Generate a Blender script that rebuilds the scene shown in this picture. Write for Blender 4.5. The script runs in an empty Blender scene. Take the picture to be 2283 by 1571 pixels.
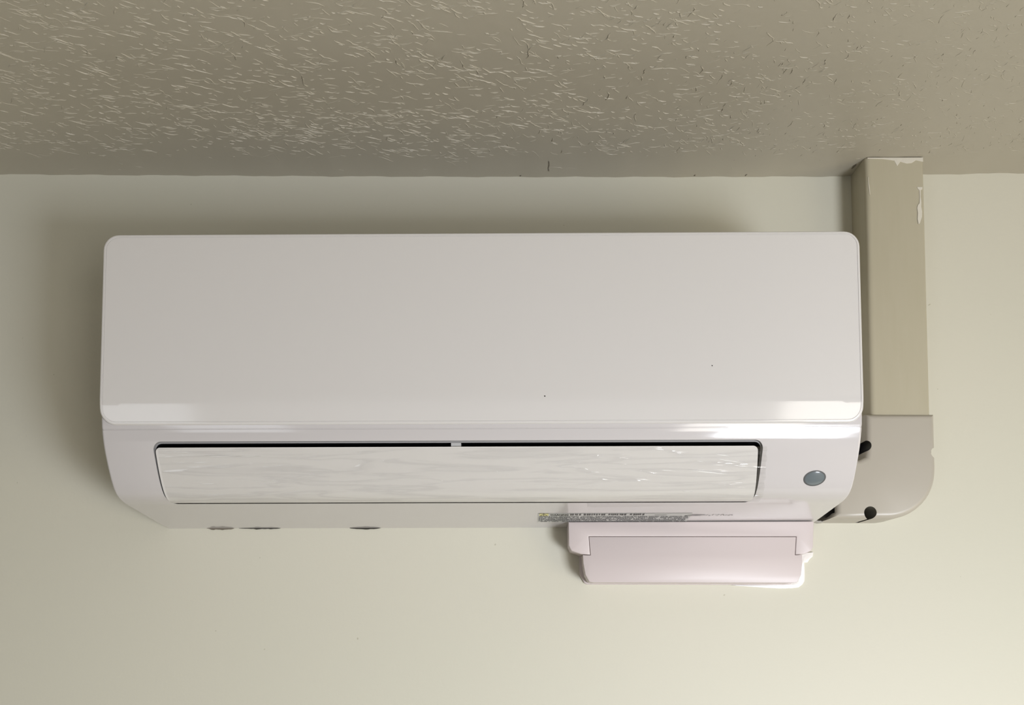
import bpy, bmesh, math, random
from mathutils import Vector, Matrix
random.seed(7)
S = bpy.context.scene
C = S.collection

# ------------------------------------------------------------------ camera
W, H = 2283, 1571
F_PX, PPX, PPY = 2331.28, 1138.8, 1220.05
CAM = Vector((0.04209, -1.29948, 0.0))
PITCH, YAW, ROLL = 0.07207, 0.00872, 0.00338
fwd = Vector((-math.sin(YAW)*math.cos(PITCH), math.cos(YAW)*math.cos(PITCH), math.sin(PITCH)))
rgt = Vector((math.cos(YAW), math.sin(YAW), 0))
up = rgt.cross(fwd)
r_ = math.cos(ROLL)*rgt + math.sin(ROLL)*up
u_ = -math.sin(ROLL)*rgt + math.cos(ROLL)*up
cd = bpy.data.cameras.new('camera')
cam = bpy.data.objects.new('camera', cd); C.objects.link(cam)
M = Matrix((r_, u_, -fwd)).transposed().to_4x4(); M.translation = CAM
cam.matrix_world = M
cd.sensor_fit = 'HORIZONTAL'; cd.sensor_width = 36; cd.lens = F_PX/W*36
cd.shift_x = (W/2-PPX)/W; cd.shift_y = (PPY-H/2)/W
cd.clip_start = 0.02
S.camera = cam

# ------------------------------------------------------------------ exposure, world, window light
S.view_settings.view_transform = 'Standard'; S.view_settings.look = 'None'
S.view_settings.gamma = 1; S.view_settings.use_curve_mapping = False
S.view_settings.exposure = 0.17
CEIL = 0.5703
FLOOR = CEIL-2.5
XL, XR, YB = -2.5, 2.3, -3.9
wd = bpy.data.worlds.new('world'); S.world = wd; wd.use_nodes = True
wd.node_tree.nodes['Background'].inputs[0].default_value = (0.80, 0.88, 1, 1)
wd.node_tree.nodes['Background'].inputs[1].default_value = 0.3

def window_light(name, loc, direction, sx, sz, power, col):
    l = bpy.data.lights.new(name, 'AREA'); l.shape = 'RECTANGLE'; l.size = sx; l.size_y = sz
    l.energy = power; l.color = col
    o = bpy.data.objects.new(name, l); C.objects.link(o); o.location = loc
    o.rotation_euler = Vector(direction).to_track_quat('-Z', 'Y').to_euler()
    return o
window_light('window_daylight', (1.66, YB+.04, -0.72), (0, 1, 0), .84, 1.5, 28, (1, .955, .88))
window_light('window_daylight_side', (XR-.04, -1.55, -1.0), (-1, 0, 0), 1.5, 1.1, 17, (1, .86, .58))
window_light('window_daylight_far', (-1.88, YB+.04, -0.70), (0, 1, 0), .86, 1.4, 8, (.93, .96, 1))
# added light with no lamp body: brightens the lower wall, reflects in the casing
wl = bpy.data.lights.new('added_low_light', 'AREA'); wl.shape = 'RECTANGLE'; wl.size = .52; wl.size_y = .58
wl.energy = 9.6; wl.color = (.87, .91, 1); wl.spread = math.radians(84)
wo = bpy.data.objects.new('added_low_light', wl); C.objects.link(wo); wo.location = (1.21, -2.05, -.70)
wo.rotation_euler = (Vector((.30, 0, -.55))-Vector(wo.location)).to_track_quat('-Z', 'Y').to_euler()

# ------------------------------------------------------------------ materials
def lin(c):
    return tuple((v/255/12.92 if v/255 <= .04045 else ((v/255+.055)/1.055)**2.4) for v in c)+(1,)
def mat(name, col, rough=.5, spec=.5, coat=0, bump=None, emit=None, metal=0):
    m = bpy.data.materials.new(name); m.use_nodes = True
    nt = m.node_tree; b = nt.nodes['Principled BSDF']
    b.inputs['Base Color'].default_value = col if len(col) == 4 else (*col, 1)
    b.inputs['Roughness'].default_value = rough
    b.inputs['Specular IOR Level'].default_value = spec
    b.inputs['Coat Weight'].default_value = coat; b.inputs['Coat Roughness'].default_value = .08
    b.inputs['Metallic'].default_value = metal
    if bump:
        sc, st, dist = bump
        tc = nt.nodes.new('ShaderNodeTexCoord'); n = nt.nodes.new('ShaderNodeTexNoise')
        n.inputs['Scale'].default_value = sc; n.inputs['Detail'].default_value = 4
        bp = nt.nodes.new('ShaderNodeBump'); bp.inputs['Strength'].default_value = st; bp.inputs['Distance'].default_value = dist
        nt.links.new(tc.outputs['Object'], n.inputs['Vector']); nt.links.new(n.outputs['Fac'], bp.inputs['Height'])
        nt.links.new(bp.outputs['Normal'], b.inputs['Normal'])
    return m
def nd(nt, t, **k):
    n = nt.nodes.new(t)
    for a, v in k.items(): setattr(n, a, v)
    return n
def mth(nt, op, a, b=None, c=None, clamp=False):
    n = nd(nt, 'ShaderNodeMath', operation=op, use_clamp=clamp)
    for i, v in enumerate((a, b, c)):
        if v is None: continue
        if isinstance(v, (int, float)): n.inputs[i].default_value = v
        else: nt.links.new(v, n.inputs[i])
    return n.outputs[0]

def wall_material():
    m = mat('painted_wall', (.62, .595, .48), .55, .3); nt = m.node_tree; b = nt.nodes['Principled BSDF']
    tc = nd(nt, 'ShaderNodeTexCoord')
    n1 = nd(nt, 'ShaderNodeTexNoise'); n1.inputs['Scale'].default_value = 2.2; n1.inputs['Detail'].default_value = 2
    n2 = nd(nt, 'ShaderNodeTexNoise'); n2.inputs['Scale'].default_value = 260; n2.inputs['Detail'].default_value = 3
    n3 = nd(nt, 'ShaderNodeTexNoise'); n3.inputs['Scale'].default_value = 130; n3.inputs['Detail'].default_value = 1
    for n in (n1, n2, n3): nt.links.new(tc.outputs['Object'], n.inputs['Vector'])
    mx = nd(nt, 'ShaderNodeMix', data_type='RGBA')
    mx.inputs[6].default_value = (.635, .606, .520, 1); mx.inputs[7].default_value = (.60, .60, .505, 1)
    nt.links.new(n1.outputs['Fac'], mx.inputs[0])
    # sparse dark specks in the paint
    sp = mth(nt, 'MULTIPLY', mth(nt, 'GREATER_THAN', n3.outputs['Fac'], .80), .45)
    m2 = nd(nt, 'ShaderNodeMix', data_type='RGBA'); m2.inputs[7].default_value = (.3, .28, .2, 1)
    nt.links.new(sp, m2.inputs[0]); nt.links.new(mx.outputs[2], m2.inputs[6])
    nt.links.new(m2.outputs[2], b.inputs['Base Color'])
    bp = nd(nt, 'ShaderNodeBump'); bp.inputs['Strength'].default_value = .25; bp.inputs['Distance'].default_value = .0006
    nt.links.new(n2.outputs['Fac'], bp.inputs['Height']); nt.links.new(bp.outputs['Normal'], b.inputs['Normal'])
    return m

def ceiling_material():
    # trowelled plaster: short broken ridges, smooth strip along the wall
    m = mat('textured_ceiling_plaster', (.47, .44, .365), .42, .45); nt = m.node_tree; b = nt.nodes['Principled BSDF']
    tc = nd(nt, 'ShaderNodeTexCoord'); obj = tc.outputs['Object']
    fine = nd(nt, 'ShaderNodeTexNoise'); fine.inputs['Scale'].default_value = 150; fine.inputs['Detail'].default_value = 4
    nt.links.new(obj, fine.inputs['Vector'])
    big = nd(nt, 'ShaderNodeTexNoise'); big.inputs['Scale'].default_value = 30; big.inputs['Detail'].default_value = 2
    nt.links.new(obj, big.inputs['Vector'])
    tot = mth(nt, 'ADD', mth(nt, 'MULTIPLY', fine.outputs['Fac'], .3), mth(nt, 'MULTIPLY', big.outputs['Fac'], .9))
    bp = nd(nt, 'ShaderNodeBump'); bp.inputs['Strength'].default_value = .6; bp.inputs['Distance'].default_value = .0012
    nt.links.new(tot, bp.inputs['Height']); nt.links.new(bp.outputs['Normal'], b.inputs['Normal'])
    return m

def duct_material():
    m = mat('painted_duct', (.45, .42, .315), .42, .4); nt = m.node_tree; b = nt.nodes['Principled BSDF']
    tc = nd(nt, 'ShaderNodeTexCoord')
    mp = nd(nt, 'ShaderNodeMapping'); mp.inputs['Scale'].default_value = (1, 1, .12); nt.links.new(tc.outputs['Object'], mp.inputs['Vector'])
    n = nd(nt, 'ShaderNodeTexNoise'); n.inputs['Scale'].default_value = 120; n.inputs['Detail'].default_value = 3
    nt.links.new(mp.outputs[0], n.inputs['Vector'])
    mx = nd(nt, 'ShaderNodeMix', data_type='RGBA'); mx.inputs[6].default_value = (.43, .395, .29, 1); mx.inputs[7].default_value = (.46, .425, .325, 1)
    nt.links.new(n.outputs['Fac'], mx.inputs[0]); nt.links.new(mx.outputs[2], b.inputs['Base Color'])
    bp = nd(nt, 'ShaderNodeBump'); bp.inputs['Strength'].default_value = .3; bp.inputs['Distance'].default_value = .0006
    nt.links.new(n.outputs['Fac'], bp.inputs['Height']); nt.links.new(bp.outputs['Normal'], b.inputs['Normal'])
    return m

def film_material():
    m = bpy.data.materials.new('clear_film'); m.use_nodes = True; nt = m.node_tree
    nt.nodes.clear(); out = nd(nt, 'ShaderNodeOutputMaterial')
    tr = nd(nt, 'ShaderNodeBsdfTransparent'); gl = nd(nt, 'ShaderNodeBsdfGlossy'); gl.inputs['Roughness'].default_value = .12
    tr.inputs['Color'].default_value = (.965, .965, .965, 1)
    tc = nd(nt, 'ShaderNodeTexCoord')
    mp = nd(nt, 'ShaderNodeMapping'); mp.inputs['Scale'].default_value = (3.2, 30, 42); nt.links.new(tc.outputs['Object'], mp.inputs['Vector'])
    n = nd(nt, 'ShaderNodeTexNoise'); n.inputs['Scale'].default_value = 1.6; n.inputs['Detail'].default_value = 3; n.inputs['Distortion'].default_value = .9
    nt.links.new(mp.outputs[0], n.inputs['Vector'])
    rd = mth(nt, 'SUBTRACT', 1, mth(nt, 'MULTIPLY', mth(nt, 'ABSOLUTE', mth(nt, 'SUBTRACT', n.outputs['Fac'], .5)), 9, clamp=True))
    rd = mth(nt, 'POWER', rd, 3)
    bp = nd(nt, 'ShaderNodeBump'); bp.inputs['Strength'].default_value = 1; bp.inputs['Distance'].default_value = .0014
    nt.links.new(rd, bp.inputs['Height']); nt.links.new(bp.outputs['Normal'], gl.inputs['Normal'])
    # film creases catch a little more reflection and pass a little less light
    mxc = nd(nt, 'ShaderNodeMix', data_type='RGBA'); mxc.inputs[6].default_value = (.99, .99, .985, 1); mxc.inputs[7].default_value = (.93, .93, .93, 1)
    nt.links.new(rd, mxc.inputs[0]); nt.links.new(mxc.outputs[2], tr.inputs['Color'])
    mx = nd(nt, 'ShaderNodeMixShader'); mx.inputs[0].default_value = .07
    nt.links.new(tr.outputs[0], mx.inputs[1]); nt.links.new(gl.outputs[0], mx.inputs[2]); nt.links.new(mx.outputs[0], out.inputs['Surface'])
    return m

M_WALL = wall_material(); M_CEIL = ceiling_material(); M_DUCT = duct_material(); M_FILM = film_material()
M_ROOM = mat('room_paint', (.36, .35, .33), .7); M_FLOOR = mat('floor_laminate', (.62, .59, .54), .45)
M_AC = mat('white_glossy_plastic', (.60, .58, .59), .09, .5, coat=.2)
M_PANEL = mat('white_panel_plastic', (.685, .67, .665), .08, .5, coat=0, bump=(240, .02, .0001))
M_LIP = mat('grey_lip_plastic', (.30, .30, .31), .3, .5)
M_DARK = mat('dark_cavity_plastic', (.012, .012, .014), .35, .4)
M_FLAP = mat('white_flap_plastic', (.70, .685, .675), .35, .5)
M_BLADE = mat('dark_grey_blade_plastic', (.05, .05, .055), .3)
M_TAB = mat('pale_grey_tab_plastic', (.55, .55, .55), .4)
M_BOX = mat('white_matte_plastic', (.59, .525, .52), .38, .45, bump=(300, .05, .0002))
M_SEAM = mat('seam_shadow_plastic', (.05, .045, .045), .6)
M_ELBOW = mat('grey_beige_plastic', (.43, .40, .345), .36, .5, bump=(200, .08, .0003))
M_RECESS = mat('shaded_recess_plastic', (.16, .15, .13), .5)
M_LENS = mat('grey_lens', (.14, .17, .19), .18, .5, coat=.5)
M_RING = mat('lens_ring', (.10, .105, .11), .35)
M_CAULK = mat('white_caulk', (.80, .78, .76), .35, .5, bump=(90, .6, .002))
M_FILL = mat('pale_filler', (.66, .63, .55), .6, bump=(150, .5, .001))
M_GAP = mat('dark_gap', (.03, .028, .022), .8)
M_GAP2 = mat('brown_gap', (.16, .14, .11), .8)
M_PIPE = mat('pipe_gap_shade', (.012, .012, .012), .6)
M_TAPE = mat('grey_tape', (.38, .37, .34), .45)
M_SCREW = mat('screw_metal', (.5, .5, .5), .3, metal=1)
M_STICK = mat('silver_sticker', (.50, .51, .50), .35)
M_INK = mat('black_ink', (.03, .03, .03), .5)
M_INKG = mat('grey_ink', (.13, .13, .14), .5)
M_YEL = mat('yellow_ink', (.70, .66, .30), .5)
M_GLASS = mat('window_frame_paint', (.8, .8, .78), .4)

# ------------------------------------------------------------------ helpers
def link(name, bm, m, parent=None, smooth=True, angle=35):
    bmesh.ops.recalc_face_normals(bm, faces=bm.faces)
    me = bpy.data.meshes.new(name); bm.to_mesh(me); bm.free()
    for x in (m if isinstance(m, (list, tuple)) else [m]): me.materials.append(x)
    if smooth:
        for p in me.polygons: p.use_smooth = True
        me.set_sharp_from_angle(angle=math.radians(angle))
    o = bpy.data.objects.new(name, me); C.objects.link(o)
    if parent: o.parent = parent
    return o
def tag(o, label=None, cat=None, group=None, kind=None):
    if label: o['label'] = label
    if cat: o['category'] = cat
    if group: o['group'] = group
    if kind: o['kind'] = kind
    return o
def empty(name, loc=(0, 0, 0)):
    o = bpy.data.objects.new(name, None); C.objects.link(o); o.location = loc; o.empty_display_size = .05
    return o
def box(bm, a, b):
    vs = [bm.verts.new((x, y, z)) for x in (a[0], b[0]) for y in (a[1], b[1]) for z in (a[2], b[2])]
    for f in ((0, 1, 3, 2), (4, 6, 7, 5), (0, 4, 5, 1), (2, 3, 7, 6), (0, 2, 6, 4), (1, 5, 7, 3)): bm.faces.new([vs[i] for i in f])
def prism(bm, pts, y0, y1, bevel=0, mi=0, seg=3):
    """outline (x,z) given once round, extruded from wall side y0 to front y1, front edge rounded"""
    n = len(pts)
    rings = [(y0, 0)]
    if bevel:
        s = 1 if y1 > y0 else -1
        for k in range(seg+1):
            a = k/seg*math.pi/2
            rings.append((y1-s*bevel*(1-math.sin(a)), bevel*(1-math.cos(a))))
    else: rings.append((y1, 0))
    area = sum(pts[i][0]*pts[(i+1) % n][1]-pts[(i+1) % n][0]*pts[i][1] for i in range(n))
    sg = 1 if area > 0 else -1
    def inset(d):
        out = []
        for i in range(n):
            p, q, r = Vector(pts[i-1]), Vector(pts[i]), Vector(pts[(i+1) % n])
            e1 = (q-p).normalized(); e2 = (r-q).normalized()
            n1 = Vector((-e1.y, e1.x))*sg; n2 = Vector((-e2.y, e2.x))*sg
            b = (n1+n2); b = b/max(b.length_squared/2, .4)
            out.append(q+b*d)
        return out
    prev = None; first = None
    for y, d in rings:
        ring = [bm.verts.new((p[0], y, p[1])) for p in inset(d)]
        if prev:
            for i in range(n):
                f = bm.faces.new((prev[i], prev[(i+1) % n], ring[(i+1) % n], ring[i])); f.material_index = mi
        else: first = ring
        prev = ring
    f = bm.faces.new(prev); f.material_index = mi
    f = bm.faces.new(first[::-1]); f.material_index = mi
def round_poly(pts, radii, seg=6):
    out = []; n = len(pts)
    for i in range(n):
        p, q, r = Vector(pts[i-1]), Vector(pts[i]), Vector(pts[(i+1) % n]); R = radii[i] if isinstance(radii, (list, tuple)) else radii
        if R <= 0: out.append(tuple(q)); continue
        a = (p-q).normalized(); b = (r-q).normalized(); ang = a.angle(b); t = R/math.tan(ang/2)
        A = q+a*t; B = q+b*t
        for k in range(seg+1):
            s = k/seg
            c = A*(1-s)**2+q*2*s*(1-s)+B*s*s
            # blend towards a true arc
            out.append((c.x, c.y))
    return out
def interp(t, tab):
    if t <= tab[0][0]: return tab[0][1]
    for (a, b), (c, d) in zip(tab, tab[1:]):
        if t <= c: return b+(d-b)*(t-a)/(c-a)
    return tab[-1][1]
def catmull(tab, n=8):
    out = []
    for i in range(len(tab)-1):
        p0 = tab[max(i-1, 0)]; p1 = tab[i]; p2 = tab[i+1]; p3 = tab[min(i+2, len(tab)-1)]
        for k in range(n):
            t = k/n
            out.append(tuple(.5*((2*p1[j])+(-p0[j]+p2[j])*t+(2*p0[j]-5*p1[j]+4*p2[j]-p3[j])*t*t+(-p0[j]+3*p1[j]-3*p2[j]+p3[j])*t**3) for j in range(2)))
    out.append(tab[-1]); return out
def shell(bm, xs, zlo, zhi, yout, yin, nz=24, mi=0):
    """solid between two curved sheets; z range may depend on x (rounded corners)"""
    prev = None
    for x in xs:
        a, b = zlo(x), zhi(x)
        zz = [a+(b-a)*k/nz for k in range(nz+1)]
        o = [bm.verts.new((x, yout(z), z)) for z in zz]; i = [bm.verts.new((x, yin(z), z)) for z in zz]
        loop = o+i[::-1]
        if prev:
            for k in range(len(loop)):
                f = bm.faces.new((prev[k], prev[(k+1) % len(loop)], loop[(k+1) % len(loop)], loop[k])); f.material_index = mi
        else:
            first = (o, i)
        prev = loop; last = (o, i)
    for o, i in (first, last):
        for k in range(nz):
            f = bm.faces.new((o[k], o[k+1], i[k+1], i[k])); f.material_index = mi
def xstations(x0, x1, r, n=40, seg=7):
    l = [x0+r*(1-math.cos(k/seg*math.pi/2)) for k in range(seg)]
    m = [x0+r+(x1-x0-2*r)*k/n for k in range(n+1)]
    return l+m+[x1-(v-x0) for v in reversed(l)]
def corner(x, x0, x1, r):
    d = min(x-x0, x1-x)
    if d >= r: return 0
    return r-math.sqrt(max(0, r*r-(r-max(d, 0))**2))
def boolean(o, cutters, op='DIFFERENCE'):
    for c in cutters:
        md = o.modifiers.new('b', 'BOOLEAN'); md.operation = op; md.object = c; md.solver = 'EXACT'
    bpy.context.view_layer.update()
    dg = bpy.context.evaluated_depsgraph_get()
    me = bpy.data.meshes.new_from_object(o.evaluated_get(dg))
    o.modifiers.clear(); o.data = me
    for c in cutters: bpy.data.objects.remove(c, do_unlink=True)
    for p in me.polygons: p.use_smooth = True
    me.set_sharp_from_angle(angle=math.radians(32))

# ------------------------------------------------------------------ room
T = .12
def slab(name, a, b, m, smooth=False):
    bm = bmesh.new(); box(bm, a, b); return tag(link(name, bm, m, smooth=smooth), kind='structure')
slab('wall_back', (XL-T, 0, FLOOR-T), (XR+T, T, CEIL+T), M_WALL)
slab('wall_left', (XL-T, YB, FLOOR), (XL, 0, CEIL), M_ROOM)
slab('floor', (XL-T, YB-T, FLOOR-T), (XR+T, 0, FLOOR), M_FLOOR)
def holed(name, axis, const, span, zspan, holes, thick):
    """a wall with rectangular window openings"""
    bm = bmesh.new()
    us = sorted({span[0], span[1], *[h[0] for h in holes], *[h[1] for h in holes]})
    zs = sorted({zspan[0], zspan[1], *[h[2] for h in holes], *[h[3] for h in holes]})
    for a, b in zip(us, us[1:]):
        for c, d in zip(zs, zs[1:]):
            if any(h[0] <= a and b <= h[1] and h[2] <= c and d <= h[3] for h in holes): continue
            if axis == 'y': box(bm, (a, const, c), (b, const+thick, d))
            else: box(bm, (const, a, c), (const+thick, b, d))
    bmesh.ops.remove_doubles(bm, verts=bm.verts, dist=1e-5)
    seen = {}
    for f in list(bm.faces):
        k = tuple(round(v, 4) for v in f.calc_center_median()); seen.setdefault(k, []).append(f)
    dead = [f for v in seen.values() if len(v) > 1 for f in v]
    bmesh.ops.delete(bm, geom=dead, context='FACES')
    return tag(link(name, bm, M_ROOM, smooth=False), kind='structure')
WIN = [('y', YB, (1.22, 2.10, -1.49, .05)), ('y', YB, (-2.33, -1.43, -1.42, .02)), ('x', XR, (-2.32, -.78, -1.57, -.43))]
holed('wall_rear', 'y', YB, (XL, XR), (FLOOR, CEIL), [WIN[0][2], WIN[1][2]], -T)
holed('wall_right', 'x', XR, (YB, 0), (FLOOR, CEIL), [WIN[2][2]], T)
for k, (ax, c, (a, b, z0, z1)) in enumerate(WIN):
    bm = bmesh.new(); t = .035
    for p, q, r, s in ((a, b, z0, z0+t), (a, b, z1-t, z1), (a, a+t, z0+t, z1-t), (b-t, b, z0+t, z1-t), ((a+b)/2-t/2, (a+b)/2+t/2, z0+t, z1-t)):
        if ax == 'y': box(bm, (p, c-.09, r), (q, c-.03, s))
        else: box(bm, (c+.03, p, r), (c+.09, q, s))
    tag(link('window_%d' % (k+1), bm, M_GLASS, smooth=False), kind='structure')

# ceiling: plaster slightly uneven where it meets the wall
bm = bmesh.new()
xs = sorted(set([XL-T, -1.8, -1.2, -.9, 1.0, 1.3, 1.8, XR+T]+[-.75+1.5*k/120 for k in range(121)]))
ys = [YB-T, -2.5, -1.5, -1.0, -.7, -.5, -.4, -.3, -.24, -.2, -.16, -.12, -.09, -.07, -.05, -.035, -.022, -.012, -.005, 0, T]
edge = [(-.75, .0012), (-.60, .0019), (-.46, .0008), (-.2, -.0008), (.03, -.0017), (.25, -.0018), (.44, -.0012), (.56, .0012), (.66, .0030), (.8, .003)]
def cz(x, y):
    w = math.exp(-(y/.11)**2)
    z = CEIL+(interp(x, edge)+.0004*math.sin(x*71)+.0003*math.sin(x*173+1))*w
    return z
g = [[bm.verts.new((x, y, cz(x, y))) for y in ys] for x in xs]
gt = [[bm.verts.new((x, y, CEIL+T)) for y in ys] for x in xs]
for i in range(len(xs)-1):
    for j in range(len(ys)-1):
        bm.faces.new((g[i][j], g[i+1][j], g[i+1][j+1], g[i][j+1]))
        bm.faces.new((gt[i][j], gt[i][j+1], gt[i+1][j+1], gt[i+1][j]))
for i in range(len(xs)-1):
    for j in (0, len(ys)-1): bm.faces.new((g[i][j], g[i+1][j], gt[i+1][j], gt[i][j]))
for j in range(len(ys)-1):
    for i in (0, len(xs)-1): bm.faces.new((g[i][j], g[i][j+1], gt[i][j+1], gt[i][j]))
# trowel ridges: short wandering raised strokes of plaster, fewer and lower near the wall and to the right
rnd = random.Random(5)
from mathutils import noise as mn
def ridge(x, y, length, h, ang, curl):
    n = max(4, int(length/.0022)); pts = []; a = ang
    for k in range(n+1):
        pts.append((x, y)); a += rnd.gauss(0, .30)+curl; a = ang+(a-ang)*.85
        x += math.cos(a)*length/n; y += math.sin(a)*length/n
    prev = None
    for k, (px, py) in enumerate(pts):
        q = pts[min(k+1, n)]; p = pts[max(k-1, 0)]; L = math.hypot(q[0]-p[0], q[1]-p[1]) or 1
        nx, ny = -(q[1]-p[1])/L, (q[0]-p[0])/L
        if ny > 0: nx, ny = -nx, -ny        # front side looks away from the wall
        t = math.sin(math.pi*(k+.25)/(n+.5))**.6; hh = h*t*(.75+.5*rnd.random()); w = .0003+h*.34*t
        r = [(px+nx*w, py+ny*w, .0003), (px+nx*w*.45, py+ny*w*.45, -hh*.8), (px, py, -hh), (px-nx*w*1.3, py-ny*w*1.3, -hh*.45), (px-nx*w*2.4, py-ny*w*2.4, .0003)]
        ring = [bm.verts.new((a_, b_, cz(a_, b_)+c_)) for a_, b_, c_ in r]
        if prev:
            for i in range(4): bm.faces.new((prev[i], ring[i], ring[i+1], prev[i+1]))
        prev = ring
count = 0
for trial in range(21000):
    x = rnd.uniform(-.78, .85); y = -rnd.uniform(.012, .62)**1
    dens = mn.noise(Vector((x*9, y*11, 2)))*.5+mn.noise(Vector((x*25, y*28, 7)))*.35+.5
    edge_f = min(1, max(.03, (-y-.048+.03*mn.noise(Vector((x*6, 0, 1))))/.03))
    right_f = 1-.45*min(1, max(0, (x-.15)/.3))
    if rnd.random() > dens*1.0*edge_f: continue
    right = min(1, max(0, (x-.0)/.4))
    L = rnd.choice((rnd.uniform(.003, .008), rnd.uniform(.004, .012), rnd.uniform(.008, .024)))
    ang = rnd.gauss(.28 if x < .1 else .15, .38+.45*right)
    ridge(x, y, L*(1-.35*right), rnd.uniform(.00035, .00095)*(.55+.45*edge_f)*right_f, ang, rnd.gauss(0, .03))
    count += 1
tag(link('ceiling', bm, M_CEIL, angle=60), kind='structure')

# ------------------------------------------------------------------ the air conditioner
TILT = -0.0053
ac = empty('air_conditioner', (0, 0, .3)); ac.rotation_euler = (0, TILT, 0)
tag(ac, 'long white wall mounted air conditioner with film on its flap, under the textured ceiling', 'air conditioner')
def ac_part(name, bm, m, parent=ac, **k):
    bmesh.ops.translate(bm, verts=bm.verts, vec=(0, 0, -.3))
    return link(name, bm, m, parent, **k)
PROF = [(.1185, 0), (.1225, .045), (.1292, .108), (.1335, .146), (.1375, .163), (.1430, .1735), (.1515, .1825), (.1640, .1922), (.1800, .2027), (.1900, .2077), (.1960, .2101), (.2010, .2118), (.2070, .2134)]   # (z, depth)
PS = catmull(PROF, 6)
def pd(z): return interp(z, PS)          # depth of the shell at height z
PSd = [(d, z) for z, d in PS]
def pz(d): return interp(d, PSd)         # height of the underside at depth d
# body: profile swept along x, ends softly rounded
PSn = [p for p in PS[1:] if abs(p[0]-.2042) > .0007]
PSn = sorted(PSn+[(.2034, interp(.2034, PS)), (.2038, interp(.2038, PS)-.0005), (.2044, interp(.2044, PS)-.0005), (.2048, interp(.2048, PS))])
prof = [(0, .1185)]+[(-d, z) for z, d in PSn]+[(-.2137, .2090), (-.2143, .2150), (-.2140, .2350), (-.2075, .2390), (-.2075, .404), (-.204, .408), (0, .408)]
bm = bmesh.new(); prev = None; first = None; n = len(prof)
cen = Vector((-.10, .27))
def off(d):
    out = []
    for i in range(n):
        p, q, r = Vector(prof[i-1]), Vector(prof[i]), Vector(prof[(i+1) % n])
        e1 = (q-p).normalized(); e2 = (r-q).normalized()
        b = Vector((e1.y, -e1.x))+Vector((e2.y, -e2.x))
        b = b/max(b.length_squared/2, .5)
        v = q-b*d
        if i in (0, n-1): v.x = 0
        out.append(v)
    return out
area = sum(prof[i][0]*prof[(i+1) % n][1]-prof[(i+1) % n][0]*prof[i][1] for i in range(n))
sgn = 1 if area > 0 else -1
R = .0025
stn = [(-.4+R*(1-math.cos(k/4*math.pi/2)), R*(1-math.sin(k/4*math.pi/2))) for k in range(5)]
stn = stn+[(-x, d) for x, d in reversed(stn)]
for x, d in stn:
    ring = [bm.verts.new((x, v.x, v.y)) for v in off(d*sgn)]
    if prev:
        for i in range(n): bm.faces.new((prev[i], prev[(i+1) % n], ring[(i+1) % n], ring[i]))
    else: first = ring
    prev = ring
bm.faces.new(first[::-1]); bm.faces.new(prev)
body = ac_part('casing', bm, [M_AC, M_LIP, M_DARK])
# cut the outlet: shallow lip, then the deep dark cavity
ZT, ZB = .1917, .1330
def outlet(name, dx, dz, inner, mi, r):
    bm = bmesh.new()
    x0, x1 = -.3472+dx, .2975-dx
    def zl(x): return ZB+dz*.4+corner(x, x0, x1, r*.7)
    def zh(x): return ZT-dz+corner(x, x0, x1, r)*-1
    shell(bm, xstations(x0, x1, r, 6), zl, zh, lambda z: -.26, lambda z: -inner(z), 16, mi)
    return ac_part(name, bm, [M_AC, M_LIP, M_DARK], smooth=False)
c1 = outlet('cut_a', 0, 0, lambda z: pd(z)-.0045, 1, .009)
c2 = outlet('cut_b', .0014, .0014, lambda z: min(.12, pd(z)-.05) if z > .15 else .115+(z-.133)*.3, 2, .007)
bpy.context.view_layer.update()
boolean(body, [c1, c2])

# front panel: rings following a rounded outline over a curved profile
PP = [(.2070, .2157), (.2110, .2165), (.2150, .2173), (.2190, .2181), (.2230, .2189), (.2270, .2196), (.2310, .22025), (.2335, .2205), (.236, .2205), (.42, .2205)]
def pf(z): return interp(z, catP)
catP = catmull(PP[:-1], 5)+[PP[-1]]
X0, X1, Z0, Z1, RC = -.4, .4, .2081, .4115, .0165
def outline(d):
    r = max(RC-d, .0004); pts = []
    x0, x1, z0, z1 = X0+d, X1-d, Z0+d, Z1-d
    if z0 > z1-2*r:
        m = (Z0+Z1)/2; z0, z1 = m-r*1.001, m+r*1.001
    def seg(a, b, n):
        for k in range(n): pts.append((a[0]+(b[0]-a[0])*k/n, a[1]+(b[1]-a[1])*k/n))
    def arc(cx, cz_, a0, n=8):
        for k in range(n): a = a0+k/n*math.pi/2; pts.append((cx+r*math.cos(a), cz_+r*math.sin(a)))
    seg((x0+r, z0), (x1-r, z0), 24); arc(x1-r, z0+r, -math.pi/2)
    seg((x1, z0+r), (x1, z1-r), 30); arc(x1-r, z1-r, 0)
    seg((x1-r, z1), (x0+r, z1), 24); arc(x0+r, z1-r, math.pi/2)
    seg((x0, z1-r), (x0, z0+r), 30); arc(x0+r, z0+r, math.pi)
    return pts
bm = bmesh.new(); prev = None
rings = [(.0012, 'back'), (0, 'side'), (0, -.0016), (.0003, -.0008), (.0008, -.0002), (.0014, 0), (.0027, 0), (.0030, -.0006), (.0033, -.0006), (.0036, 0), (.006, 0), (.009, 0), (.012, 0), (.015, 0), (.018, 0), (.022, 0), (.026, 0), (.032, 0), (.05, 0), (.075, 0), (.1, 0)]
for d, h in rings:
    ring = []
    for x, z in outline(d):
        y = -.2072 if h == 'back' else (-.2100 if h == 'side' else -(pf(z)+h))
        ring.append(bm.verts.new((x, y, z)))
    if prev:
        for i in range(len(ring)): bm.faces.new((prev[i], prev[(i+1) % len(ring)], ring[(i+1) % len(ring)], ring[i]))
    else: bm.faces.new(ring[::-1])
    prev = ring
bm.faces.new(prev)
bmesh.ops.remove_doubles(bm, verts=bm.verts, dist=1e-6)
panel = ac_part('front_panel', bm, M_PANEL, angle=25)
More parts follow.
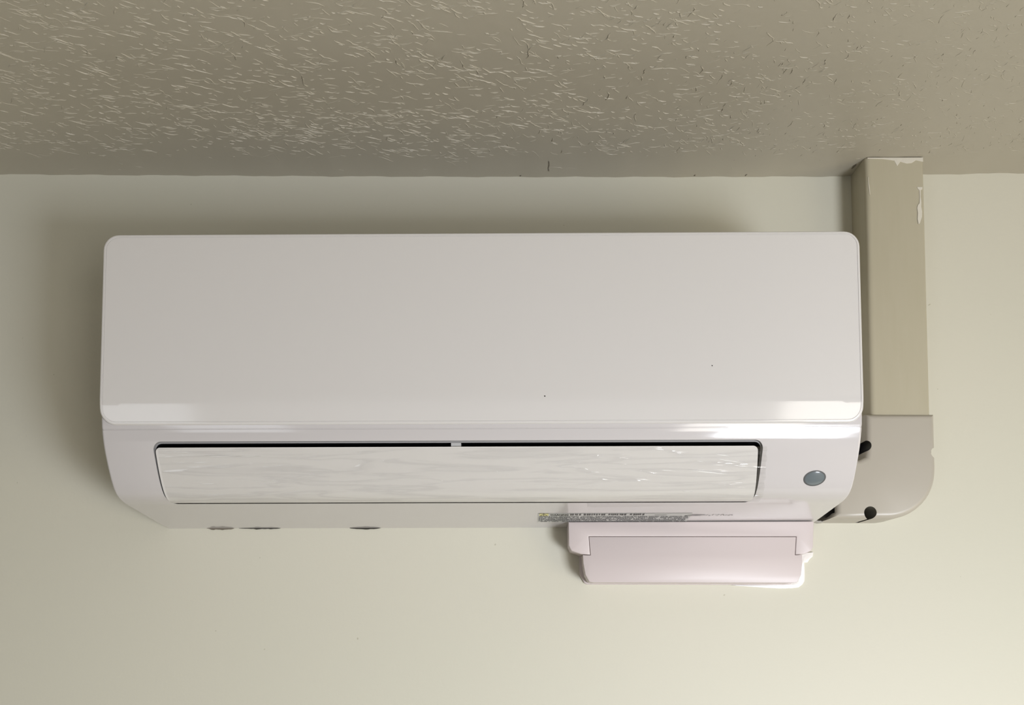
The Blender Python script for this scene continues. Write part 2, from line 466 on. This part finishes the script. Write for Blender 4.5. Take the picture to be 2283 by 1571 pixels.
# two specks on the panel
for x, z, w in ((.0674, .2362, .0007), (.2425, .2678, .0006)):
    bm = bmesh.new(); bmesh.ops.create_uvsphere(bm, u_segments=8, v_segments=5, radius=w)
    bmesh.ops.translate(bm, verts=bm.verts, vec=(x, -.2206, z)); ac_part('dirt_speck', bm, M_GAP, panel)

# shallow seam line under the panel, across the casing
# flap
FP = catmull([(.1318, .1420), (.1345, .1585), (.1390, .1695), (.1470, .1790), (.1580, .1880), (.1710, .1965), (.1862, .2050)], 6)
def fd(z): return interp(z, FP)
fx0, fx1 = -.3455, .2925
bm = bmesh.new()
FZ0, FZ1 = .1333, .1858
def fskew(x, z): return x+(.0035 if x > 0 else 0)*max(0, (.186-z)/.053)*min(1, (x/.29)**3 if x > 0 else 0)
shell(bm, xstations(fx0, fx1, .005, 30), lambda x: FZ0+corner(x, fx0, fx1, .0022), lambda x: FZ1-corner(x, fx0, fx1, .005), lambda z: -fd(z), lambda z: -(fd(z)-.0035), 26)
for v in bm.verts: v.co.x = fskew(v.co.x, v.co.z)
flap = ac_part('air_flap', bm, M_FLAP, angle=40)
# clear protective film, loose and creased, a little past the right end of the flap
bm = bmesh.new()
def filmy(x, z):
    w = .0007+.0005*math.sin(x*23+z*60)*math.sin(x*7+1)+.0004*math.sin(z*330+x*17)
    if x > .27: w += .0012*((x-.27)/.03)**2*(1+math.sin(z*410))
    return -(fd(z)+max(w, .0003))
xs = [-.343+k*(.3015+.343)/150 for k in range(151)]; zs = [.1325+k*(.1848-.1325)/34 for k in range(35)]
g = [[bm.verts.new((fskew(x, z)+(.0006*math.sin(z*700) if i == 150 else 0), filmy(x, z), z)) for z in zs] for i, x in enumerate(xs)]
for i in range(150):
    for j in range(34): bm.faces.new((g[i][j], g[i+1][j], g[i+1][j+1], g[i][j+1]))
film = ac_part('protective_film', bm, M_FILM, flap, angle=80)
film['label'] = 'clear creased plastic film'
# raised shiny creases of the film near its right end
def crease(pts, w, m, parent, name='film_crease', h=.0004):
    bm = bmesh.new(); prev = None; n = len(pts)
    for i, (x, z) in enumerate(pts):
        ww = w*math.sin(math.pi*(i+.35)/(n-.3)); y = filmy(x, z)
        ring = [bm.verts.new((x, y-.0001, z-ww)), bm.verts.new((x, y-h, z)), bm.verts.new((x, y-.0001, z+ww)), bm.verts.new((x, y+.0002, z))]
        if prev:
            for k in range(4): bm.faces.new((prev[k], prev[(k+1) % 4], ring[(k+1) % 4], ring[k]))
        else: bm.faces.new(ring)
        prev = ring
    bm.faces.new(prev[::-1])
    return bm
M_CREASE = mat('film_crease_plastic', (.93, .93, .93), .12, .8, coat=.5)
def lx(px): return -.3454+(px-345)/(1688-345)*(.2914+.3454)
def lz(py): return .1859-(py-997)/125*.053
allp = [((1598, 1016), (1628, 1021), .00045), ((1604, 1028), (1664, 1037), .0004), ((1540, 1053), (1628, 1063), .00055), ((1555, 1032), (1572, 1034), .0003),
        ((455, 1017), (520, 1018), .0003), ((525, 1018), (580, 1018), .0002), ((1530, 1101), (1555, 1103), .0002)]
for (a, b, c) in allp:
    pts = [(lx(a[0]+(b[0]-a[0])*k/7), lz(a[1]+(b[1]-a[1])*k/7)) for k in range(8)]
    ac_part('film_crease', crease(pts, c, None, None), M_CREASE, flap)

# the divider tab and inner blade in the outlet slot
bm = bmesh.new(); box(bm, (-.0318, -.2020, .1846), (-.0212, -.165, .1908)); t_ = ac_part('divider_tab', bm, M_TAB, smooth=False)
bm = bmesh.new()
shell(bm, [-.343+k*.636/20 for k in range(21)], lambda x: .1815, lambda x: .1838, lambda z: -.196, lambda z: -.165, 3)
ac_part('louver_blade', bm, M_BLADE)

# presence sensor: a tilted oval lens set in the casing
def on_prof(x, z, lift=0):
    e = .002; dy = (pd(z+e)-pd(z-e)); t = Vector((0, -dy, 2*e)).normalized(); nrm = Vector((0, -t.z, t.y))
    return Vector((x, -pd(z), z))+nrm*lift, t, nrm
sx, sz = .3569, .1540
P0, tv, nv = on_prof(sx, sz)
def oval(bm, ra, rb, h0, dome, seg=40, nr=8, mi=0, open_r=0):
    rot = math.radians(8)
    prev = None
    for k in range(nr+1):
        s = 1-k/nr*(1-open_r); ring = []
        for i in range(seg):
            a = i/seg*2*math.pi; u = ra*s*math.cos(a); v = rb*s*math.sin(a)
            uu = u*math.cos(rot)-v*math.sin(rot); vv = u*math.sin(rot)+v*math.cos(rot)
            h = h0+dome*(1-s*s)
            z = sz+vv*tv.z; P, _, _ = on_prof(sx+uu, z)
            ring.append(bm.verts.new(P+nv*h) if s > 1e-6 else None)
        if prev:
            if ring[0] is None:
                P, _, _ = on_prof(sx, sz); c = bm.verts.new(P+nv*(h0+dome))
                for i in range(seg): bm.faces.new((prev[i], prev[(i+1) % seg], c))
                return
            for i in range(seg): bm.faces.new((prev[i], prev[(i+1) % seg], ring[(i+1) % seg], ring[i]))
        prev = ring
bm = bmesh.new(); oval(bm, .0119, .0098, .0003, .0006, nr=3, open_r=.86); ring_ = ac_part('sensor_ring', bm, M_RING)
bm = bmesh.new(); oval(bm, .0112, .0091, .0002, .0016); ac_part('sensor_lens', bm, M_LENS)['label'] = 'grey translucent sensor lens'

# sticker printed along the underside
def under(x, d, lift=.0003):
    return (x, -d, pz(d)-lift)
bm = bmesh.new()
nx, ny = 30, 6
# right end of the sticker narrows
g = [[bm.verts.new(under(.0622+i/nx*.180, .0385+j/ny*(.0885-.0385))) for j in range(ny+1)] for i in range(nx+1)]
for i in range(nx):
    for j in range(ny): bm.faces.new((g[i][j], g[i+1][j], g[i+1][j+1], g[i][j+1]))
stick = ac_part('warning_label', bm, M_STICK); stick['label'] = 'silver grey warning sticker with fine print'
def text_mesh(s, size, x0, d0, xs=1.0, ds=1.0, bold=0.0, lift=.0006):
    cu = bpy.data.curves.new('t', 'FONT'); cu.body = s; cu.size = size; cu.offset = bold; cu.resolution_u = 3
    o = bpy.data.objects.new('t', cu); C.objects.link(o); bpy.context.view_layer.update()
    me = bpy.data.meshes.new_from_object(o.evaluated_get(bpy.context.evaluated_depsgraph_get()))
    bpy.data.objects.remove(o, do_unlink=True)
    bm = bmesh.new(); bm.from_mesh(me); bpy.data.meshes.remove(me)
    for v in bm.verts: v.co = Vector(under(x0+v.co.x*xs, d0+v.co.y*ds, lift))
    return bm
bm = text_mesh('WARNING', .0062, .0765, .0765, .72, 2.0, .00012); ac_part('printed_word', bm, M_INK, stick, smooth=False)
def quads(rects, name, m, parent, lift=.0006):
    bm = bmesh.new()
    for x0, x1, d0, d1 in rects:
        vs = [bm.verts.new(under(x, d, lift)) for x, d in ((x0, d0), (x1, d0), (x1, d1), (x0, d1))]; bm.faces.new(vs)
    return ac_part(name, bm, m, parent, smooth=False)
# yellow triangle with exclamation mark
bm = bmesh.new()
vs = [bm.verts.new(under(x, d, .0005)) for x, d in ((.0640, .0755), (.0745, .0755), (.0745, .0885), (.0640, .0885))]; bm.faces.new(vs)
sym = ac_part('warning_symbol', bm, M_YEL, stick, smooth=False)
quads([(.0688, .0694, .079, .0865), (.0688, .0694, .0768, .078)], 'symbol_mark', M_INK, stick, .0008)
bm = bmesh.new()
for a, b in (((.0650, .0765), (.0691, .0880)), ((.0691, .0880), (.0734, .0765)), ((.0650, .0765), (.0734, .0765))):
    dx, dd = b[0]-a[0], b[1]-a[1]; L = math.hypot(dx, dd); ox, od = -dd/L*.00025, dx/L*.00055
    bm.faces.new([bm.verts.new(under(x, d, .0007)) for x, d in ((a[0]-ox, a[1]-od), (b[0]-ox, b[1]-od), (b[0]+ox, b[1]+od), (a[0]+ox, a[1]+od))])
ac_part('symbol_outline', bm, M_INK, stick, smooth=False)
rects = []
x = .100
while x < .186:
    w = random.uniform(.0012, .0026)
    if random.random() < .86:
        rects.append((x, x+w, random.choice((.0785, .080)), .0862))
    x += w+random.uniform(.0004, .0016)
ac_part_hdr = quads(rects, 'heading_print', M_INK, stick)
rects = []
for row in range(7):
    d = .0415+row*.0048; x = .0635
    while x < .239:
        w = random.uniform(.0006, .0022)
        if random.random() < .9: rects.append((x, x+w, d, d+.0027))
        x += w+random.uniform(.0002, .0009)
quads(rects, 'fine_print', M_INKG, stick)
quads([(.199, .213, .0795, .0806)], 'ruled_line', M_INK, stick)
# moulded marks right of the sticker
bm = bmesh.new()
pts = [(.2345, .0742), (.2400, .0800), (.2470, .0815), (.2585, .0790), (.2540, .0748), (.2440, .0735)]
for i in range(len(pts)):
    a, b = pts[i], pts[(i+1) % len(pts)]; dx, dd = b[0]-a[0], b[1]-a[1]; L = math.hypot(dx, dd)
    ox, od = -dd/L*.0002, dx/L*.0006
    bm.faces.new([bm.verts.new(under(x, d, .0004)) for x, d in ((a[0]-ox, a[1]-od), (b[0]-ox, b[1]-od), (b[0]+ox, b[1]+od), (a[0]+ox, a[1]+od))])
vs = [bm.verts.new(under(x, d, .0004)) for x, d in ((.2385, .0768), (.2470, .0785), (.2545, .0778), (.2470, .0762))]; bm.faces.new(vs)
def stroke(a, b, w=.0006):
    dx, dd = b[0]-a[0], b[1]-a[1]; L = math.hypot(dx, dd); ox, od = -dd/L*w*.5, dx/L*w*1.4
    bm.faces.new([bm.verts.new(under(x, d, .0004)) for x, d in ((a[0]-ox, a[1]-od), (b[0]-ox, b[1]-od), (b[0]+ox, b[1]+od), (a[0]+ox, a[1]+od))])
for a, b in (((.2595, .0745), (.2612, .0812)), ((.2625, .0745), (.2650, .0748)), ((.2665, .0750), (.2680, .0810)), ((.2700, .0770), (.2712, .0790)), ((.2722, .0745), (.2745, .0812)),
             ((.2765, .0745), (.2775, .0805)), ((.2775, .0805), (.2795, .0790)), ((.2795, .0790), (.2808, .0750)), ((.2820, .0748), (.2838, .0800)), ((.2850, .0752), (.2868, .0755)), ((.2868, .0755), (.2880, .0800)), ((.2890, .0770), (.2905, .0790)), ((.2905, .0790), (.2895, .0755))):
    stroke(a, b)
ac_part('printed_marks', bm, M_INK, smooth=False)

# ------------------------------------------------------------------ pipe duct
def rpath(pts, radii): return round_poly(pts, radii)
duct = None
bm = bmesh.new()
# plan outline (x, y) swept down in z; left front edge well rounded
dpl = round_poly([(.4630, 0), (.4634, -.053), (.5344, -.0535), (.5344, 0)], [0, .007, .0035, 0], 6)
zsv = [.2495, .30, .36, .42, .48, .53, .5695]
prev = None
for k, z in enumerate(zsv):
    wob = .0004*math.sin(k*1.9)
    ring = [bm.verts.new((x+wob*.5, y+(wob if y < -.02 else 0), z)) for x, y in dpl]
    if prev:
        for i in range(len(ring)): bm.faces.new((prev[i], prev[(i+1) % len(ring)], ring[(i+1) % len(ring)], ring[i]))
    else: bm.faces.new(ring)
    prev = ring
bm.faces.new(prev[::-1])
duct = tag(link('pipe_duct', bm, M_DUCT), 'beige painted vertical pipe duct right of the air conditioner, running up to the ceiling', 'duct')
def patch(name, pts, y, m, parent, th=.0006, ax='wall'):
    bm = bmesh.new(); prism(bm, pts, y, y-th, bevel=min(th*.5, .0003), seg=1); return link(name, bm, m, parent)
random.seed(11)
patch('bare_patch', [(.5255, .5325), (.5325, .5325), (.5322, .5295), (.5300, .5285), (.5298, .520), (.5306, .513), (.5302, .508), (.5312, .502), (.5308, .495), (.5280, .487), (.5262, .486), (.5252, .492), (.5258, .500), (.5250, .506), (.5262, .510), (.5280, .512), (.5286, .520), (.5284, .528), (.5262, .5305)], -.0535, M_FILL, duct)['label'] = 'pale spot of missing paint'
patch('filler_edge', [(.466, .5692), (.534, .5694), (.5338, .5640), (.5250, .5660), (.5200, .5625), (.5140, .5618), (.5060, .5640), (.5020, .5585), (.4985, .5655), (.485, .5675), (.466, .5680)], -.0535, M_FILL, duct)['label'] = 'ragged pale filler'
patch('side_chip', [(.4665, .545), (.4672, .546), (.4674, .538), (.4684, .532), (.4688, .524), (.4680, .522), (.4674, .530), (.4666, .537)], -.0526, M_FILL, duct)

# elbow
el = []
cx_, cz_, rr = .4786, .1865, .0600
el += [(.4570, .2515), (.5386, .2515)]
for k in range(0, 21):
    a = -k/20*math.pi/2; e = .97
    el.append((cx_+rr*math.copysign(abs(math.cos(a))**e, math.cos(a)), cz_-rr*abs(math.sin(a))**e*1.02))
el += [(.4120, .1253), (.4190, .1335), (.4195, .1960), (.4480, .1965), (.4555, .2000), (.4570, .2080)]
bm = bmesh.new(); prism(bm, el, 0, -.0575, bevel=.0065, seg=5)
elbow = link('duct_elbow', bm, [M_ELBOW, M_DARK, M_RECESS])
def cyl(bm, x, z, r, y0, y1, seg=24, mi=0):
    a = [bm.verts.new((x+r*math.cos(i/seg*6.28319), y0, z+r*math.sin(i/seg*6.28319))) for i in range(seg)]
    b = [bm.verts.new((v.co.x, y1, v.co.z)) for v in a]
    for i in range(seg):
        f = bm.faces.new((a[i], a[(i+1) % seg], b[(i+1) % seg], b[i])); f.material_index = mi
    for l in (a[::-1], b): f = bm.faces.new(l); f.material_index = mi
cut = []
for x, z, r, yb, mi in ((.4555, .2132, .0068, -.012, 1), (.5393, .2050, .0064, .004, 0), (.4592, .1325, .0075, -.006, 2)):  # left and bottom holes coloured dark for the shade inside
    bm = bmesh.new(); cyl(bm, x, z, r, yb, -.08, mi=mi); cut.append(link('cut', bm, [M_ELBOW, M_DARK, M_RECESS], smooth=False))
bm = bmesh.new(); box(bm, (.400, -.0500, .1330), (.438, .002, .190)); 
for f in bm.faces: f.material_index = 1  # cavity walls coloured dark for the shade in the elbow
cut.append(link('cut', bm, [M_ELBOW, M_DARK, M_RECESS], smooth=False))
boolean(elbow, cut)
tag(elbow, 'grey-beige duct elbow cover with screw notches, curving in behind the air conditioner', 'duct elbow')
bm = bmesh.new(); cyl(bm, .4592, .1325, .0032, -.006, -.012, 16); link('screw', bm, M_SCREW, elbow)
bm = bmesh.new(); cyl(bm, .4552, .2132, .0067, -.012, -.013, 20); link('recess_shade', bm, M_DARK, elbow)  # dark disc painted as shade at the bottom of the hole
bm = bmesh.new(); cyl(bm, .4590, .1328, .0074, -.0061, -.0066, 20); link('recess_shade', bm, M_DARK, elbow)
bm = bmesh.new(); bmesh.ops.create_uvsphere(bm, u_segments=10, v_segments=6, radius=.0014)
for v in bm.verts: v.co = Vector((.5352+v.co.x*.6, -.050+v.co.y*.6, .2068+v.co.z*1.5))
link('screw_slot', bm, M_DARK, elbow)

# pipe between casing and elbow, put in black for the gap's shade
pipe = empty('refrigerant_pipe', (.41, -.028, .16))
tag(pipe, 'insulated pipe end coloured black for shade in the gap between air conditioner and elbow cover', 'pipe')
bm = bmesh.new()
seg = 24; prev = None
for k in range(7):
    x = .4003-.41+k*.0062
    ring = [bm.verts.new((x, .024*math.cos(i/seg*6.28319), .0308*math.sin(i/seg*6.28319)+.0002*math.sin(k*3))) for i in range(seg)]
    if prev:
        for i in range(seg): bm.faces.new((prev[i], prev[(i+1) % seg], ring[(i+1) % seg], ring[i]))
    else: bm.faces.new(ring[::-1])
    prev = ring
bm.faces.new(prev); link('insulation', bm, M_PIPE, pipe)
bm = bmesh.new()
pts = [(.4010, -.020, .1262), (.4075, -.018, .1243), (.4130, -.016, .1248), (.4175, -.014, .1262)]
prev = None
for x, y, z in pts:
    ring = [bm.verts.new((x-.41, y+.028+a, z-.16+b)) for a, b in ((-.004, 0), (-.004, .0016), (.004, .0004), (.004, -.0010))]
    if prev:
        for i in range(4): bm.faces.new((prev[i], prev[(i+1) % 4], ring[(i+1) % 4], ring[i]))
    else: bm.faces.new(ring[::-1])
    prev = ring
bm.faces.new(prev); link('tape_end', bm, M_TAPE, pipe)['label'] = 'loose grey tape end'

# ------------------------------------------------------------------ small adapter box under the unit
bx = empty('adapter_box', (.249, 0, .05))
tag(bx, 'small white plastic box with rounded corners on the wall directly below the air conditioner', 'box')
def bpart(name, bm, m, **k):
    bmesh.ops.translate(bm, verts=bm.verts, vec=(-.249, 0, -.05)); return link(name, bm, m, bx, **k)
D = .0420
ZTOP = .1175
hous = [(.1005, ZTOP), (.1010, .0935), (.1040, .0870), (.1165, .0830), (.1268, .0823), (.1250, .1046), (.3752, .1050), (.3735, .0833), (.3840, .0838), (.3925, .0878), (.3948, .0925), (.3962, ZTOP+.001)]
hous = round_poly(hous, [0, .003, .004, 0, 0, 0, 0, 0, 0, .004, .003, 0], 4)
bm = bmesh.new(); prism(bm, hous, 0, -D, bevel=.0010, seg=3)
for v in bm.verts:      # the top follows the sloping underside of the unit
    if v.co.z > .114: v.co.z = .1177+.0053*v.co.x+.085*(-v.co.y)-(.0008 if v.co.y < -D+.0003 else 0)
bpart('housing', bm, M_BOX)
G = .00055
cov = [(.1250+G, .1046-G), (.1268+G, .0823-G), (.1180, .0826-G), (.1186, .0720), (.1212, .0580), (.1255, .0500), (.1300, .0490), (.3700, .0492), (.3755, .0503), (.3798, .0585), (.3815, .0730), (.3815, .0836-G), (.3735-G, .0833-G), (.3752-G, .1050-G)]
cov = round_poly(cov, [0, 0, 0, .003, .003, .002, .001, .001, .002, .003, .003, 0, 0, 0], 4)
bm = bmesh.new(); prism(bm, cov, -.004, -(D-.0003), bevel=.0006, seg=2)
lid = bpart('cover', bm, M_BOX)
back = round_poly([(.1160, .1150), (.1160, .0600), (.1230, .0480), (.3770, .0482), (.3835, .0600), (.3835, .1150)], [.001, .01, .006, .006, .01, .001], 5)
bm = bmesh.new(); prism(bm, back, 0, -.0045, bevel=.001, seg=2); bpart('back_plate', bm, M_BOX)
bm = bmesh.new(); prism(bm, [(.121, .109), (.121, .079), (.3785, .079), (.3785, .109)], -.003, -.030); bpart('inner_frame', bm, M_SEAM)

# sealant smeared on the wall round the box's right side
out = [(.3050, .0478), (.3300, .0480), (.3700, .0484), (.3815, .0520), (.3840, .0600), (.3845, .0830), (.3890, .0845), (.3970, .0880),
       (.4060, .0890), (.4052, .0835), (.4010, .0800), (.3985, .0762), (.3945, .0760), (.3950, .0600), (.3945, .0530), (.3915, .0485), (.3870, .0452), (.3780, .0440), (.3620, .0437), (.3450, .0446), (.3250, .0460), (.3100, .0468)]
bm = bmesh.new(); prism(bm, out, 0, -.0028, bevel=.0003, seg=2)
tag(link('caulk_bead', bm, M_CAULK), 'white sealant smeared on the wall around the lower right corner of the small box', 'sealant')
# dark strips: shadow gap painted along the unit's lower back edge, one brownish, peeled
def edge_strip(name, pts, m, label):
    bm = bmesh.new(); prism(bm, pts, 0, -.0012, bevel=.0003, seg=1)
    return tag(link(name, bm, m), label, 'gap shade')
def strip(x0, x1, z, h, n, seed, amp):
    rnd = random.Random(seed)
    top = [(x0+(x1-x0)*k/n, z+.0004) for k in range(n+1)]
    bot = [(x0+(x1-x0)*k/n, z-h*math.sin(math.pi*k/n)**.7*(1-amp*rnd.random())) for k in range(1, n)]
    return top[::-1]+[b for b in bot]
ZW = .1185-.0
edge_strip('edge_gap_shade', strip(-.352, -.3135, ZW-.0014, .0030, 14, 2, .5), M_GAP2, 'brownish ragged strip of peeled paint and painted gap shade under the air conditioner, near its left end')
edge_strip('edge_gap_shade', strip(-.3125, -.255, ZW-.0013, .0018, 16, 5, .5), M_GAP, 'thin dark strip of painted gap shade along the lower edge of the air conditioner, right of the brownish one')
edge_strip('edge_gap_shade', strip(-.173, -.130, ZW-.0006, .0021, 12, 3, .3), M_GAP, 'short black strip of painted gap shade under the middle left of the air conditioner')

# filler line where the duct meets the wall, and a dark chip in the ceiling corner beside the duct
bm = bmesh.new(); prev = None
for k in range(40):
    z = .262+k*(.568-.262)/39; w = .0012+.0006*math.sin(k*1.3)+.0004*math.sin(k*3.1)
    ring = [bm.verts.new(p) for p in ((.5340, -.0005, z), (.5342, -.0028-w*.3, z), (.5350+w, -.0006, z), (.5350+w, .0005, z))]
    if prev:
        for i in range(4): bm.faces.new((prev[i], prev[(i+1) % 4], ring[(i+1) % 4], ring[i]))
    else: bm.faces.new(ring[::-1])
    prev = ring
bm.faces.new(prev); link('filler_line', bm, M_FILL, duct)['label'] = 'thin line of pale filler'
ceil = bpy.data.objects['ceiling']
def chip(pts, y_off=0):
    bm = bmesh.new(); a = []; b = []
    for x, y in pts:
        z = cz(x, y); a.append(bm.verts.new((x, y, z-.0006))); b.append(bm.verts.new((x, y, z+.0004)))
    n = len(pts)
    bm.faces.new(a); bm.faces.new(b[::-1])
    for i in range(n): bm.faces.new((a[i], a[(i+1) % n], b[(i+1) % n], b[i]))
    link('plaster_crack', bm, M_GAP2, ceil)
chip([(.0760, -.046), (.0772, -.044), (.0775, -.034), (.0768, -.026), (.0778, -.018), (.0766, -.019), (.0760, -.027), (.0766, -.036)])
chip([(.3270, -.006), (.3290, -.0085), (.3282, -.0045), (.3276, -.003)])
chip([(.2620, -.004), (.2635, -.007), (.2640, -.0035)])
chip([(.4560, -.030), (.4585, -.036), (.4592, -.031), (.4578, -.024), (.4566, -.022)])
chip([(.0400, -.003), (.0425, -.0055), (.0418, -.0022)])
